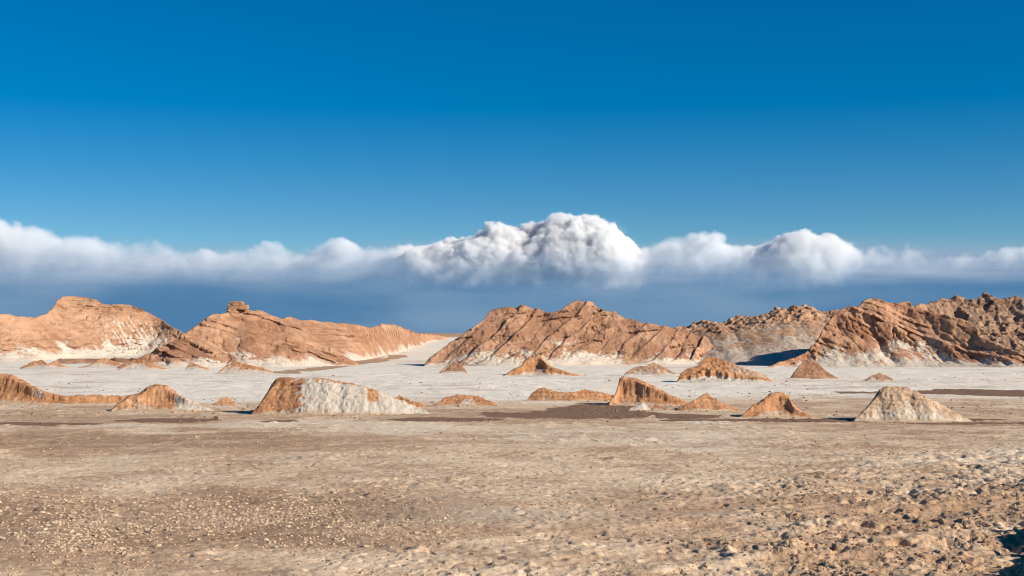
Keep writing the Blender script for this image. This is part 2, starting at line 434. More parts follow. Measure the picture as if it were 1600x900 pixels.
# ------------------------------------------------------------------ clouds
def cloud_bank():
    D = 12000.0
    # height of the top of the bank along its length, read off the photograph
    top = [(-400, 352), (-250, 340), (-120, 352), (-40, 335), (0, 338), (8, 345), (40, 352), (80, 357), (130, 362), (180, 368), (240, 374), (300, 378), (360, 374), (400, 374), (440, 384), (480, 372), (520, 368), (560, 380), (590, 372),
           (620, 366), (660, 364), (700, 354), (740, 347), (780, 342), (800, 344), (830, 342), (860, 334), (900, 328), (930, 328), (960, 331), (980, 342), (995, 362), (1010, 370), (1040, 364), (1080, 358), (1120, 352), (1150, 358), (1180, 366),
           (1210, 362), (1240, 355), (1270, 352), (1300, 354), (1330, 364), (1350, 374), (1390, 380), (1430, 378), (1445, 368), (1460, 376), (1500, 386), (1540, 382), (1580, 374), (1620, 378), (1700, 366), (1800, 380), (2000, 360)]
    hw = 6400.0
    zs = [(HOR - y) / F * D + EYE for x, y in top]
    xs = [(x - 800) / F * D for x, y in top]
    zmax = 1300.0
    ng = bpy.data.node_groups.new('cloud_density', 'GeometryNodeTree')
    ng.interface.new_socket('Geometry', in_out='OUTPUT', socket_type='NodeSocketGeometry')
    N = lambda t, **k: (lambda nd: [setattr(nd, a, b) for a, b in k.items()] and nd or nd)(ng.nodes.new(t))
    L = ng.links.new
    def put(s, v):
        if isinstance(v, bpy.types.NodeSocket): L(v, s)
        else: s.default_value = v
    def M(op, a, b=0.0, clamp=False):
        nd = ng.nodes.new('ShaderNodeMath'); nd.operation = op; nd.use_clamp = clamp
        put(nd.inputs[0], a); put(nd.inputs[1], b); return nd.outputs[0]
    def mr(v, a, b, lo=0.0, hi=1.0, smooth=True):
        nd = ng.nodes.new('ShaderNodeMapRange'); nd.interpolation_type = 'SMOOTHSTEP' if smooth else 'LINEAR'
        for s, x in zip(nd.inputs, (v, a, b, lo, hi)): put(s, x)
        return nd.outputs[0]
    pos = ng.nodes.new('GeometryNodeInputPosition').outputs[0]
    sep = ng.nodes.new('ShaderNodeSeparateXYZ'); L(pos, sep.inputs[0])
    x, y, z = sep.outputs
    def scaled(s, off=(0, 0, 0), src=pos):
        nd = ng.nodes.new('ShaderNodeVectorMath'); nd.operation = 'MULTIPLY_ADD'; L(src, nd.inputs[0])
        nd.inputs[1].default_value = s if isinstance(s, tuple) else (s, s, s)
        nd.inputs[2].default_value = off
        return nd.outputs[0]
    def noise(s, det, rough=.5, off=(0, 0, 0), src=pos):
        nd = ng.nodes.new('ShaderNodeTexNoise'); L(scaled(s, off, src), nd.inputs['Vector'])
        nd.inputs['Scale'].default_value = 1; nd.inputs['Detail'].default_value = det; nd.inputs['Roughness'].default_value = rough
        return nd
    def vor(s, src, off=(0, 0, 0)):
        nd = ng.nodes.new('ShaderNodeTexVoronoi'); nd.feature = 'SMOOTH_F1'; nd.inputs['Smoothness'].default_value = .25
        L(scaled(s, off, src), nd.inputs['Vector']); nd.inputs['Scale'].default_value = 1
        return nd.outputs['Distance']
    # warp the space a little so that nothing is regular
    wn = noise(1 / 380, 4, .6)
    sub = ng.nodes.new('ShaderNodeVectorMath'); sub.operation = 'MULTIPLY_ADD'
    L(wn.outputs['Color'], sub.inputs[0]); sub.inputs[1].default_value = (200, 200, 110); L(pos, sub.inputs[2])
    wp = sub.outputs[0]
    xn = M('DIVIDE', M('ADD', x, hw), 2 * hw)
    def curve(pts):
        fc = ng.nodes.new('ShaderNodeFloatCurve')
        cu = fc.mapping.curves[0]
        cu.points[0].location = (0, pts[0][1]); cu.points[-1].location = (1, pts[-1][1])
        for p in pts:
            if 0 < p[0] < 1: cu.points.new(*p)
        for p in cu.points: p.handle_type = 'AUTO_CLAMPED'
        fc.mapping.update()
        L(xn, fc.inputs['Value'])
        return fc.outputs[0]
    ux = lambda q: ((q - 800) / F * D + hw) / (2 * hw)
    prof = curve([((a + hw) / (2 * hw), b / zmax) for a, b in zip(xs, zs)])
    thick = curve([(ux(q), v) for q, v in ((-350, .5), (-200, .3), (0, .6), (60, .55), (200, .53), (330, .62), (400, .56), (500, .62), (560, .56), (620, .85), (700, 1), (985, 1), (1040, .6), (1120, .6), (1240, .85), (1340, .7), (1385, .5), (1600, .54), (1800, .7), (1950, .3))])
    topz = M('MULTIPLY', prof, zmax)
    # the top leans towards the viewer, shaped so that it shades the lower front
    lean = M('MULTIPLY', M('SUBTRACT', z, 800.0), -0.25)
    yn = M('ABSOLUTE', M('DIVIDE', M('SUBTRACT', M('SUBTRACT', y, lean), D + 350), 560.0))
    shape = M('SUBTRACT', M('SUBTRACT', topz, z), M('MULTIPLY', M('POWER', yn, 2.5), 420.0))
    shape = M('MINIMUM', shape, M('MULTIPLY', shape, 2.2))
    b1 = M('SUBTRACT', .42, vor(1 / 460, wp, (.3, .1, .7))); b2 = M('SUBTRACT', .42, vor(1 / 170, wp, (3, 7, 1))); b3 = M('SUBTRACT', .42, vor(1 / 75, wp, (9, 2, 4)))
    fb = M('SUBTRACT', noise(1 / 150, 6, .66, (5, 1, 2)).outputs['Fac'], .5)
    d = M('ADD', shape, M('ADD', M('MULTIPLY', b1, 215.0), M('ADD', M('MULTIPLY', b2, 88.0), M('ADD', M('MULTIPLY', b3, 48.0), M('MULTIPLY', fb, 230.0)))))
    # hard edged where the cloud boils up, soft where it frays
    loose = M('ADD', M('MULTIPLY', M('SUBTRACT', 1.0, thick), 135.0), 14.0)
    loose = M('MULTIPLY', loose, mr(noise(1 / 900, 2, .5, (1, 1, 9)).outputs['Fac'], .35, .65, .45, 1.5))
    d = M('ADD', M('SUBTRACT', d, 40.0), M('MULTIPLY', loose, .38))
    den = M('MULTIPLY', M('DIVIDE', d, loose, clamp=True), M('MULTIPLY', thick, thick))
    den = M('MULTIPLY', den, mr(noise((1 / 700, 1 / 400, 1 / 260), 4, .6, (2, 8, 3)).outputs['Fac'], .36, .56, .3, 1.0))
    # the base melts into rain haze
    zz = M('ADD', M('ADD', z, M('MULTIPLY', fb, 520.0)), M('MULTIPLY', M('SUBTRACT', thick, .5), 200.0))
    low = M('POWER', mr(zz, 440.0, 1000.0), 3.0)
    den = M('MULTIPLY', den, low)
    # thin grey sheets of vapour between the heaps
    sheet = mr(noise((1 / 1700, 1 / 900, 1 / 170), 5, .62, (4, 2, 6)).outputs['Fac'], .40, .66)
    sheet = M('MULTIPLY', M('MULTIPLY', sheet, mr(z, 480.0, 640.0)), mr(M('SUBTRACT', topz, z), 10.0, 190.0))
    sheet = M('MULTIPLY', M('MULTIPLY', sheet, mr(yn, 1.0, .6)), .020)
    den = M('MAXIMUM', den, sheet)
    vc = ng.nodes.new('GeometryNodeVolumeCube')
    L(den, vc.inputs['Density'])
    vc.inputs['Min'].default_value = (-hw, D - 450, 460); vc.inputs['Max'].default_value = (hw, D + 1150, 1210)
    vox = VOX
    vc.inputs['Resolution X'].default_value = int(2 * hw / vox); vc.inputs['Resolution Y'].default_value = int(1600 / vox); vc.inputs['Resolution Z'].default_value = int((1210 - 460) / vox)
    sm = ng.nodes.new('GeometryNodeSetMaterial'); L(vc.outputs[0], sm.inputs[0])
    m = bpy.data.materials.new('cloud_vapour'); m.use_nodes = True
    t = m.node_tree; t.nodes.remove(t.nodes['Principled BSDF'])
    pv = t.nodes.new('ShaderNodeVolumePrincipled')
    pv.inputs['Color'].default_value = (.985, .99, .996, 1); pv.inputs['Density'].default_value = .05; pv.inputs['Anisotropy'].default_value = .0
    t.links.new(pv.outputs[0], t.nodes['Material Output'].inputs['Volume'])
    sm.inputs['Material'].default_value = m
    go = ng.nodes.new('NodeGroupOutput'); L(sm.outputs[0], go.inputs[0])
    me = bpy.data.meshes.new('cloud_bank'); me.materials.append(m)
    o = bpy.data.objects.new('cloud_bank', me); COL.objects.link(o)
    md = o.modifiers.new('density', 'NODES'); md.node_group = ng
    o['kind'] = 'structure'; o['label'] = 'long bank of white and grey cumulus cloud along the horizon'
    return o
VOX = 12.0
SC.cycles.volume_bounces = 6
SC.cycles.max_bounces = 12
SC.cycles.volume_max_steps = 256
SC.cycles.volume_step_rate = 2.0
SC.cycles.use_adaptive_sampling = True
SC.cycles.adaptive_threshold = 0.02
SC.cycles.pixel_filter_type = 'BLACKMAN_HARRIS'
SC.cycles.filter_width = 1.1
SC.cycles.adaptive_min_samples = 12
cloud_bank()

# left hill with its rounded, banded brow
o = hill('hill', [(-330, 560), (-260, 530), (-180, 508), (-90, 497), (-30, 493), (0, 492), (10, 491), (25, 495), (45, 495), (55, 497), (62, 494), (75, 490), (84, 481), (90, 471), (97, 466), (110, 465), (130, 467),
     (147, 470), (160, 476), (175, 479), (187, 478), (205, 480), (225, 487), (250, 500), (270, 512), (287, 521), (310, 534), (340, 552), (360, 566), (380, 600)],
     [(-330, 566), (0, 566), (60, 564), (110, 560), (240, 556), (380, 556)], M_OCHRE, seed=11, rill=.7, erode_n=0, rough=.12, gully=2.2, gl=22, skew=-.3,
     bed=[(.16, 0, 1, 2.3, .9, 1, .55, .97), (.25, 0, 1, 5.5, .8, 1, .1, .9)], salt=(.85, .45), spur=8, streak=.25, tone=.05,
     saltfn=lambda q, rel, X, Y, z: .75 * sstep(130, 205, q) * (1 - sstep(.5, 1.0, rel)) * sstep(-.25, .3, fbm((X + z * .8) / 1.3, z / 9, 3, 77)))
tag(o, 'orange hill at the far left with a rounded banded brow and white salt streaks', kind='structure')

# ridge behind the second hill, running back to the saddle
o = hill('hill', [(400, 560), (425, 505), (440, 499), (452, 495), (470, 502), (485, 501), (500, 504), (530, 506), (560, 509), (578, 513), (590, 509), (602, 507), (615, 508), (635, 515), (655, 521), (680, 523), (700, 526), (720, 560)],
     [(400, 530), (450, 540), (560, 575), (600, 630), (640, 720), (680, 830), (720, 860)], M_OCHRE, seed=23, base_is_dist=True, cell=.45, gully=.3, gl=16, erode_n=0,
     bed=[(.3, 0, 1, 2.6, 1.0, 1, .5, .95), (.35, 0, 1, 7, 1.0, 1, .1, .9)], salt=(.8, .4), spur=3, cot=2.0, rough=.05, face=.8, ledge=(.08, 2.2, 1.6))
tag(o, 'long orange ridge running back to the saddle behind the rock-topped hill', kind='structure')

# second hill, topped by a knob of rock
o = hill('hill', [(150, 600), (195, 566), (215, 559), (235, 550), (262, 536), (290, 520), (310, 505), (333, 489), (345, 490), (354, 488), (358, 481), (364, 476), (373, 474), (381, 477), (388, 483), (397, 484), (402, 482), (412, 486), (425, 492), (440, 498), (462, 508), (485, 522),
     (510, 538), (540, 556), (560, 568), (575, 600)],
     [(150, 440), (330, 446), (420, 455), (500, 478), (575, 500)], M_OCHRE, seed=31, rill=.7, base_is_dist=True, rough=.12, erode_n=0, gully=1.3, gl=20, skew=.35,
     bed=[(.55, 0, 1, 4.2, 1.1, 1, .15, .95), (.2, 0, 1, 1.7, .45, 1, .6, .97)], salt=(.78, .42), spur=8, ledge=(.3, 2.4, 2.0))
tag(o, 'orange hill left of centre topped by a small knob of layered rock', kind='structure')

def rock_slab(seed, size, loc, parent, mat):
    bm = bmesh.new()
    bmesh.ops.create_cube(bm, size=1)
    bmesh.ops.subdivide_edges(bm, edges=bm.edges[:], cuts=5, use_grid_fill=True)
    for v in bm.verts:
        p = v.co.copy()
        q = p.copy(); q.normalize()
        p = p.lerp(q * .62, .25)
        n = mnoise.noise(p * 3 + Vector((seed * 3.1, 0, 0))) * .14 + mnoise.noise(p * 8 + Vector((0, seed, 0))) * .06
        v.co = Vector((p.x * size[0], p.y * size[1], p.z * size[2])) * (1 + n)
    me = bpy.data.meshes.new('rock_slab'); bm.to_mesh(me); bm.free()
    me.attributes.new('tone', 'FLOAT', 'POINT').data.foreach_set('value', np.full(len(me.vertices), .6, np.float32))
    me.materials.append(mat)
    o = link('rock_slab', me)
    o.parent = parent
    o.location = Vector(loc) - parent.location
    return o
_d = 480.0
for _i, (_x0, _x1, _y0, _y1) in enumerate(((356, 371, 482, 489), (357, 378, 476, 483), (360, 380, 471.5, 477), (377, 388, 477, 483))):
    _m = _d / F
    rock_slab(_i + 1, ((_x1 - _x0) * _m * 1.0, 5.0 - _i * .6, (_y1 - _y0) * _m * 1.2), (((_x0 + _x1) / 2 - 800) * _m, _d, EYE + (HOR - (_y0 + _y1) / 2) * _m), o, M_OCHRE)

# middle hill with slanting ribs
o = hill('hill', [(640, 600), (665, 566), (690, 546), (700, 538), (715, 528), (730, 517), (745, 505), (757, 496), (762, 487), (770, 481), (780, 479), (800, 478), (820, 478), (840, 482), (860, 487), (875, 484), (882, 476), (890, 471),
     (903, 468), (915, 471), (925, 471), (935, 478), (945, 484), (960, 488), (975, 495), (990, 499), (1010, 504), (1030, 507), (1050, 511), (1060, 512), (1075, 515), (1090, 522), (1105, 531), (1120, 545), (1135, 600)],
     [(640, 478), (780, 476), (860, 482), (950, 496), (1020, 505), (1080, 515), (1135, 522)], M_TAN, seed=47, rill=.7, base_is_dist=True, rough=.11, ero=.0, erode_n=0, gully=.6, gl=14, skew=-.9,
     bed=[(1, -.05, -.95, 7.2, 1.9, 1, .08, .97, 1), (1, 0, -.85, 17, 3.0, 1, .1, .95), (-.1, 0, 1, 2.4, .6, 1, .8, .98)], salt=(.78, .45), spur=5, ledge=(-.2, 2.6, 1.4))
tag(o, 'broad orange hill in the middle with dark slanting ribs and a white foot', kind='structure')

# scree ridge with a band of broken rock between the middle hill and the right hill
o = hill('hill', [(1020, 560), (1040, 522), (1060, 512), (1080, 508), (1095, 503), (1115, 504), (1135, 502), (1150, 495), (1165, 494), (1185, 495), (1200, 488), (1212, 481), (1222, 481), (1230, 484), (1240, 481), (1260, 480), (1275, 482), (1290, 486),
     (1310, 487), (1340, 490), (1380, 495), (1420, 560)],
     [(1020, 530), (1100, 514), (1160, 502), (1220, 492), (1420, 485)], M_SCREE, seed=53, base_is_dist=True, cell=.4, gully=.5, gl=14, cot=3.4, spur=4, erode_n=0,
     crown=(.66, .8), blocky=1.1, salt=(.72, 1.1), streak=.4, rough=.14, p=1.0)
tag(o, 'pale scree ridge crowned by broken brown rock between the two big hills', kind='structure')

# the far, dark, stony ridge
o = hill('hill', [(1340, 560), (1380, 500), (1410, 486), (1440, 480), (1450, 476), (1470, 473), (1490, 470), (1500, 465), (1510, 471), (1525, 472), (1535, 462), (1540, 461), (1550, 467), (1560, 473), (1575, 470), (1585, 468), (1595, 469), (1610, 471),
     (1650, 470), (1720, 480), (1800, 500), (1860, 560)],
     [(1340, 620), (1860, 600)], M_GREY, seed=61, cell=.5, base_is_dist=True, gully=1.8, gl=16, cot=1.9, spur=8, erode_n=0, crown=(.0, .2), blocky=1.1, salt=(.3, .6), streak=.35, rough=.35)
tag(o, 'dark stony ridge with small peaks at the far right behind the red hill', kind='structure')

# right hill
o = hill('hill', [(1180, 600), (1200, 572), (1216, 566), (1238, 559), (1257, 551), (1271, 538), (1282, 520), (1291, 504), (1305, 490), (1318, 480), (1330, 478), (1338, 479), (1345, 473), (1355, 466), (1365, 465), (1375, 466), (1390, 471), (1405, 472), (1410, 469),
     (1420, 469), (1425, 475), (1440, 481), (1460, 488), (1480, 492), (1500, 497), (1515, 502), (1525, 510), (1530, 524), (1550, 532), (1560, 538), (1580, 548), (1600, 556), (1630, 568), (1660, 600)],
     [(1165, 455), (1250, 458), (1400, 462), (1480, 460), (1560, 455), (1660, 450)], M_RED, seed=71, rill=1.3, base_is_dist=True, gully=3.2, erode_n=0, gl=17, skew=.35, rough=.12,
     ledge=(.42, 2.2, 1.5), bed=[(.42, 0, 1, 3.6, .6, 1, .45, .97), (.5, 0, 1, 8.5, 1.3, 1, .3, .9)], salt=(.72, .5), spur=6, streak=.35)
tag(o, 'steep red-brown hill on the right with tilted beds and a shaded left flank', kind='structure')

CLIFF = [(-3, -3), (0, 0), (.22, .07), (.42, .23), (.56, .41), (.68, .86), (.85, .97), (1, 1)]     # apron, then a steep broken face
DOME = [(-3, -3), (0, 0), (.12, .05), (.30, .28), (.75, .86), (1, 1)]
SCARP = [(-3, -3), (0, 0), (.45, .32), (.62, .50), (.70, .80), (1, 1)]
def mound(label, sky, base, mat=None, cat='mound', name='clay_mound', group='small clay mounds on the salt flat', **kw):
    """small mounds: the same land builder at a smaller scale"""
    d = float(y_of_py(base))
    w = (sky[-1][0] - sky[0][0]) / F * d
    k = dict(cell=max(d * .00052, .07), sc=.18 * d / 150, cot=1.5, cotb=1.3, gully=.02 * d / 150, gl=2.2 * d / 150, spur=.3 * d / 150, erode_n=0, face=1.0, rough=.055 * d / 150,
             bulge=.10 * w, wig=1.1, ledge=(0, 2.4, .7), foot=.9 if base > 600 else 0, salt=(.5, .3), p=1.15, backt=2.2)
    k.update(kw)
    o = hill(name, sky, [(sky[0][0], base), (sky[-1][0], base)], mat or M_MOUND, **k)
    return tag(o, label, cat, group)

S1 = lambda q, a, b: sstep(a, b, q)
mound('orange mound cut off by the left edge of the view, with a long low tail', [(-150, 640), (-120, 615), (-80, 596), (-40, 584), (0, 582), (15, 585), (35, 592), (50, 602), (75, 613), (100, 618), (150, 617), (200, 619), (225, 624), (240, 640)], 632, seed=101,
      prof=CLIFF, salt=(.25, .3), saltfn=lambda q, rel, X, Y, z: .6 * S1(q, 40, 60) * (1 - S1(q, 62, 90)) * sstep(.3, .5, rel), bulge=2)
mound('rounded mound at the left with an orange face and a white right flank', [(160, 655), (185, 628), (205, 617), (222, 611), (235, 602), (245, 600), (258, 601), (270, 608), (290, 620), (310, 630), (335, 641), (350, 655)], 643, seed=102, prof=CLIFF,
      salt=(.35, .3), saltfn=lambda q, rel, X, Y, z: .75 * S1(q, 266, 280) + .35 * (1 - S1(q, 215, 240)))
mound('tiny orange cone between the left rounded mound and the big white mound', [(325, 645), (335, 630), (345, 623), (353, 620), (360, 624), (368, 630), (380, 645)], 633, seed=103)
mound('large flat-topped white mound with an orange rock face at its left end', [(380, 665), (395, 643), (405, 632), (416, 615), (424, 601), (431, 591), (445, 589), (465, 590), (500, 590), (530, 595), (560, 601), (585, 608), (600, 615), (630, 627), (655, 636), (690, 655)], 649, seed=104,
      prof=DOME, cot=1.25, salt=(.3, .3), rough=.06, saltfn=lambda q, rel, X, Y, z: .85 * S1(q + 22 * fbm(X / 1.5, Y / 1.5 + z, 2, 9), 462, 478) * (1 - .55 * S1(rel + .1 * fbm(X / .8, Y / .8, 2, 3), .90, .98) * (1 - S1(q, 560, 570)) * (q > 490)) * (1 - .9 * S1(q, 572, 577) * (1 - S1(q, 588, 593)) * S1(rel, .45, .6)))
mound('low orange ridge just behind the right end of the large white mound', [(605, 650), (618, 622), (624, 617), (632, 621), (645, 626), (660, 631), (675, 640), (685, 650)], 637, seed=105)
mound('low wide orange mound with a white patch, right of the large white mound', [(670, 650), (682, 630), (695, 621), (712, 617), (730, 617), (745, 618), (760, 624), (775, 630), (800, 650)], 634, seed=106,
      saltfn=lambda q, rel, X, Y, z: .6 * S1(q, 718, 726) * (1 - S1(q, 738, 748)) * (1 - S1(rel, .5, .8)))
mound('low orange mound with a long right tail, left of the sharp orange crag', [(812, 645), (825, 622), (832, 613), (845, 605), (855, 607), (870, 611), (890, 613), (910, 609), (935, 611), (960, 618), (975, 640)], 627, seed=107, bulge=1.5)
mound('sharp orange crag with a sheer left side casting a shadow to the left', [(945, 650), (955, 622), (961, 616), (965, 604), (968, 591), (975, 588), (990, 590), (1010, 597), (1030, 607), (1050, 618), (1068, 626), (1090, 632), (1105, 650)], 634, seed=108, prof=CLIFF, salt=(.3, .3), rough=.075, cot=1.3)
mound('white pointed rock heap on the brown mud in front of the orange crag', [(974, 655), (982, 640), (990, 634), (998, 632), (1005, 628), (1011, 632), (1016, 640), (1022, 655)], 642, seed=109, saltfn=lambda q, rel, X, Y, z: .9 + 0 * q, rough=.12)
mound('small tan boulder heap on the mud beside the white pointed rock', [(1016, 655), (1020, 636), (1024, 631), (1030, 632), (1033, 639), (1040, 655)], 640, seed=110, saltfn=lambda q, rel, X, Y, z: .3 + 0 * q, rough=.1)
mound('conical orange mound with a little stone tip, right of the crag', [(1040, 660), (1062, 636), (1080, 627), (1092, 621), (1100, 615), (1105, 613), (1110, 618), (1118, 623), (1130, 630), (1150, 636), (1165, 655)], 643, seed=111, salt=(.6, .35))
mound('orange mound with a flat round top between the cone and the grey mound', [(1140, 665), (1165, 643), (1178, 632), (1192, 624), (1202, 615), (1212, 612), (1225, 613), (1234, 619), (1238, 630), (1250, 640), (1268, 649), (1285, 665)], 653, seed=112, prof=CLIFF, salt=(.55, .35))
mound('large flat-topped grey mound at the right with a shaded left slope', [(1318, 670), (1336, 655), (1350, 640), (1362, 626), (1372, 611), (1380, 604), (1395, 603), (1415, 604), (1425, 609), (1445, 618), (1470, 631), (1495, 645), (1515, 655), (1535, 672)], 659, seed=113, prof=DOME, cot=1.25,
      mat=M_PALE, salt=(.5, .6), rough=.075, saltfn=lambda q, rel, X, Y, z: .34 * (1 - S1(rel + .2 * fbm(X, Y, 2, 5), .75, .95)) + .1 * S1(q, 1420, 1450))
HG = 'small hillocks at the feet of the big hills'
def hillock(label, sky, base, **kw):
    return mound(label, sky, base, name='hillock', cat='hillock', group=HG, **kw)
hillock('rocky orange hillock in front of the middle hill with a tall dark-sided crest', [(770, 600), (790, 584), (805, 575), (815, 570), (820, 562), (832, 556), (840, 552), (846, 556), (853, 566), (865, 574), (885, 580), (905, 586), (920, 600)], 588, seed=121, prof=CLIFF, salt=(.95, .5), rough=.15, cot=1.7)
hillock('small dome-shaped brown hillock alone on the white salt left of the middle hill', [(676, 600), (686, 582), (695, 574), (706, 568), (715, 566), (722, 570), (728, 578), (738, 600)], 583, seed=122, salt=(.7, .4), mat=M_TAN)
hillock('low whitish hillock with an orange centre right of the middle hill', [(960, 600), (975, 584), (985, 577), (1000, 571), (1010, 571), (1020, 567), (1032, 570), (1042, 576), (1055, 582), (1070, 600)], 586, seed=123, salt=(.8, .8), mat=M_TAN)
hillock('wide hillock with an undercut orange rock ledge and a shadow on its left', [(1050, 610), (1058, 594), (1064, 582), (1078, 574), (1090, 571), (1100, 562), (1105, 557), (1115, 557), (1125, 560), (1140, 566), (1155, 572), (1170, 577), (1195, 586), (1225, 610)], 598, seed=124,
        prof=[(-3, -3), (0, 0), (.4, .20), (.46, .46), (.7, .62), (1, 1)], vary=.15, rough=.10, saltfn=lambda q, rel, X, Y, z: .8 * (1 - S1(rel, .2, .32)) + .5 * S1(q, 1125, 1150) * S1(rel, .5, .6), cot=1.6)
hillock('small pointed red-brown hillock in front of the right hill', [(1222, 608), (1238, 585), (1248, 572), (1256, 562), (1262, 561), (1275, 566), (1285, 574), (1298, 584), (1312, 591), (1325, 608)], 592, seed=125, mat=M_RED, salt=(.4, .3))
hillock('faint low tan hillock on the salt behind the grey flat-topped mound', [(1340, 610), (1352, 593), (1362, 586), (1374, 583), (1385, 586), (1395, 592), (1410, 610)], 595, seed=126, mat=M_TAN, salt=(.8, .6))
hillock('pair of brown humps at the foot of the pale scree ridge', [(1135, 590), (1150, 566), (1160, 556), (1172, 548), (1180, 552), (1188, 558), (1198, 553), (1208, 555), (1222, 562), (1235, 585)], 569, seed=127, mat=M_RED, salt=(.6, .4), cot=1.2)
for lab, sk, ba, sd in (
    ('orange hillock at the foot of the far left hill, nearest the left edge', [(20, 590), (32, 574), (48, 563), (58, 559), (66, 558), (75, 565), (88, 561), (98, 566), (108, 574), (120, 590)], 577, 131),
    ('long low orange hillock left of the gap between the two left hills', [(110, 590), (122, 574), (138, 567), (150, 560), (165, 555), (175, 558), (186, 563), (196, 570), (205, 590)], 575, 132),
    ('larger orange hillock under the gap between the two left hills', [(170, 592), (188, 570), (202, 562), (215, 557), (228, 561), (240, 564), (252, 569), (262, 576), (272, 592)], 578, 133),
    ('small dark-tipped orange hillock before the rock-topped hill', [(280, 592), (290, 572), (298, 563), (306, 564), (316, 569), (326, 575), (336, 592)], 579, 134),
    ('wide low orange hillock at the right foot of the rock-topped hill', [(330, 598), (345, 576), (358, 565), (366, 561), (380, 564), (395, 568), (410, 574), (425, 580), (440, 598)], 584, 135)):
    sk = [(a, b + 3.5 * (b < 574)) for a, b in sk]
    hillock(lab, sk, ba, seed=sd, salt=(1.0, 1.0), rough=.14, cot=1.8)

# ------------------------------------------------------------------ ground
def ground():
    fine = np.concatenate([np.linspace(-.62, -.402, 60), np.linspace(-0.40, 0.40, 800), np.linspace(.402, .62, 60)])
    coarse = np.linspace(0.66, math.pi, 34)
    th = np.concatenate([-coarse[::-1][:-0 or None], fine, coarse])[1:]
    rr = np.concatenate([[0.5, 8, 20, 32, 40], np.geomspace(44, 190, 600), np.geomspace(191, 620, 200)[1:], np.geomspace(630, 9000, 40)])
    T, Rr = np.meshgrid(th, rr)
    X, Y = Rr * np.sin(T), Rr * np.cos(T)
    px = px_of(X, np.maximum(Y, 1)); py = py_of(Y)
    py = np.where(Y > 1, py, 3000); px = np.where(Y > 1, px, 800)
    z = ground_z(X, Y)
    n_big = fbm(X / 30, Y / 30, 4, 5); n_mid = fbm(X / 7, Y / 7, 4, 6); n_sm = fbm(X / 1.3, Y / 1.3, 4, 7)
    near = 1 - sstep(150, 260, Y)
    fade = 1 - sstep(300, 600, Rr)
    right = sstep(900, 1500, px + 120 * n_mid + (py - 780) * 1.1) * sstep(660, 760, py)
    # low swells, salt crust, thin broken ledges
    farz = sstep(170, 260, Y)
    z = z + (.10 + .25 * farz) * n_big * fade + (.05 + .17 * farz) * n_mid * fade
    z = z + near * (.015 + .06 * right) * n_sm
    cr = ridged(X / 2.2 + .5 * n_sm, Y / 2.2, 2, 15) ** 4
    z = z - near * cr * (.05 + .12 * right) * sstep(.0, .4, n_mid + .25 + .3 * right)
    lv = (fbm(X / 5.5, Y / 3.5, 4, 17) + .6 * n_mid) * 3.2
    led = np.floor(lv) + sstep(.42, .58, lv - np.floor(lv))
    z = z + near * right * .11 * led
    pit = sstep(.40, .55, fbm(X / 3.4, Y / 2.0, 4, 19)) * sstep(.3, .8, right) * near
    z = z - .5 * pit
    chip = sstep(.50, .60, fbm(X / .9, Y / .55, 2, 27)) * (1 - sstep(90, 130, Y))
    z = z - .10 * chip
    z = z + (1.3 + .7 * n_sm) * sstep(1632, 1700, px + 40 * n_mid + 30 * n_sm) * sstep(66, 58, Y + 3 * n_mid) * sstep(30, 44, Y)
    # crumbs of crust standing out of the flat
    dens = .35 + .65 * sstep(-.25, .35, fbm(X / 9, Y / 14, 3, 41))
    c1 = np.maximum(perlin(X / .42, Y / .5, 23) - .12, 0); c2 = np.maximum(fbm(X / 1.1, Y / 1.2, 3, 24) - .18, 0); c3 = np.maximum(fbm(X / 2.6, Y / 3.4, 3, 25) - .2, 0)
    z = z + dens * ((1 - sstep(80, 140, Y)) * (.115 - .02 * right) * (1 - .6 * sstep(835, 870, py) * (1 - sstep(500, 800, px))) * c1 + (1 - sstep(150, 260, Y)) * (.03 + .07 * right ** 2 + .15 * sstep(75, 125, Y)) * c2 + (1 - sstep(260, 420, Y)) * .22 * c3)
    # broken plates of crust to the right
    f1, f2, cid = worley(X / .62 + .3 * n_sm, Y / .75, 51)
    f1b, f2b, cidb = worley(X / 1.7 + .2 * n_sm, Y / 1.9, 52)
    pl = sstep(.25, .75, right + .25 * n_mid) * (1 - sstep(120, 170, Y)) * sstep(-.35, .2, fbm(X / 6, Y / 6, 3, 53))
    pl2 = (1 - sstep(70, 110, Y)) * sstep(.05, .45, fbm(X / 5, Y / 7, 3, 54)) * .5
    plm = np.maximum(pl, pl2)
    z = z + plm * ((cid - .5) * .11 * sstep(0, .12, f2 - f1) - .07 * (1 - sstep(.02, .14, f2 - f1)) + pl * (cidb - .5) * .16 * sstep(0, .1, f2b - f1b))
    lines = np.zeros_like(X)
    for pts in ([(760, 893), (900, 866), (1180, 838), (1480, 792), (1640, 775)], [(1000, 892), (1330, 852), (1560, 824), (1660, 812)], [(1150, 806), (1420, 790), (1600, 779)], [(700, 850), (980, 822), (1180, 803)]):
        P = np.array([((a - 800) / F * F * EYE / (b - HOR), F * EYE / (b - HOR)) for a, b in pts])
        for (ax, ay), (bx, by) in zip(P[:-1], P[1:]):
            L2 = (bx - ax) ** 2 + (by - ay) ** 2
            u = np.clip(((X - ax) * (bx - ax) + (Y - ay) * (by - ay)) / L2, 0, 1)
            dd = np.hypot(X - ax - u * (bx - ax), Y - ay - u * (by - ay)) + .5 * n_mid + .25 * n_sm
            lines = np.maximum(lines, np.exp(-(dd / .55) ** 2))
    z = z + .10 * lines
    # colour zones
    w = 14 * n_big + 7 * n_mid
    pyw = py + w * sstep(600, 700, py) + .18 * w
    salt = 1 - sstep(606, 644, pyw - 10 * (px < 900))
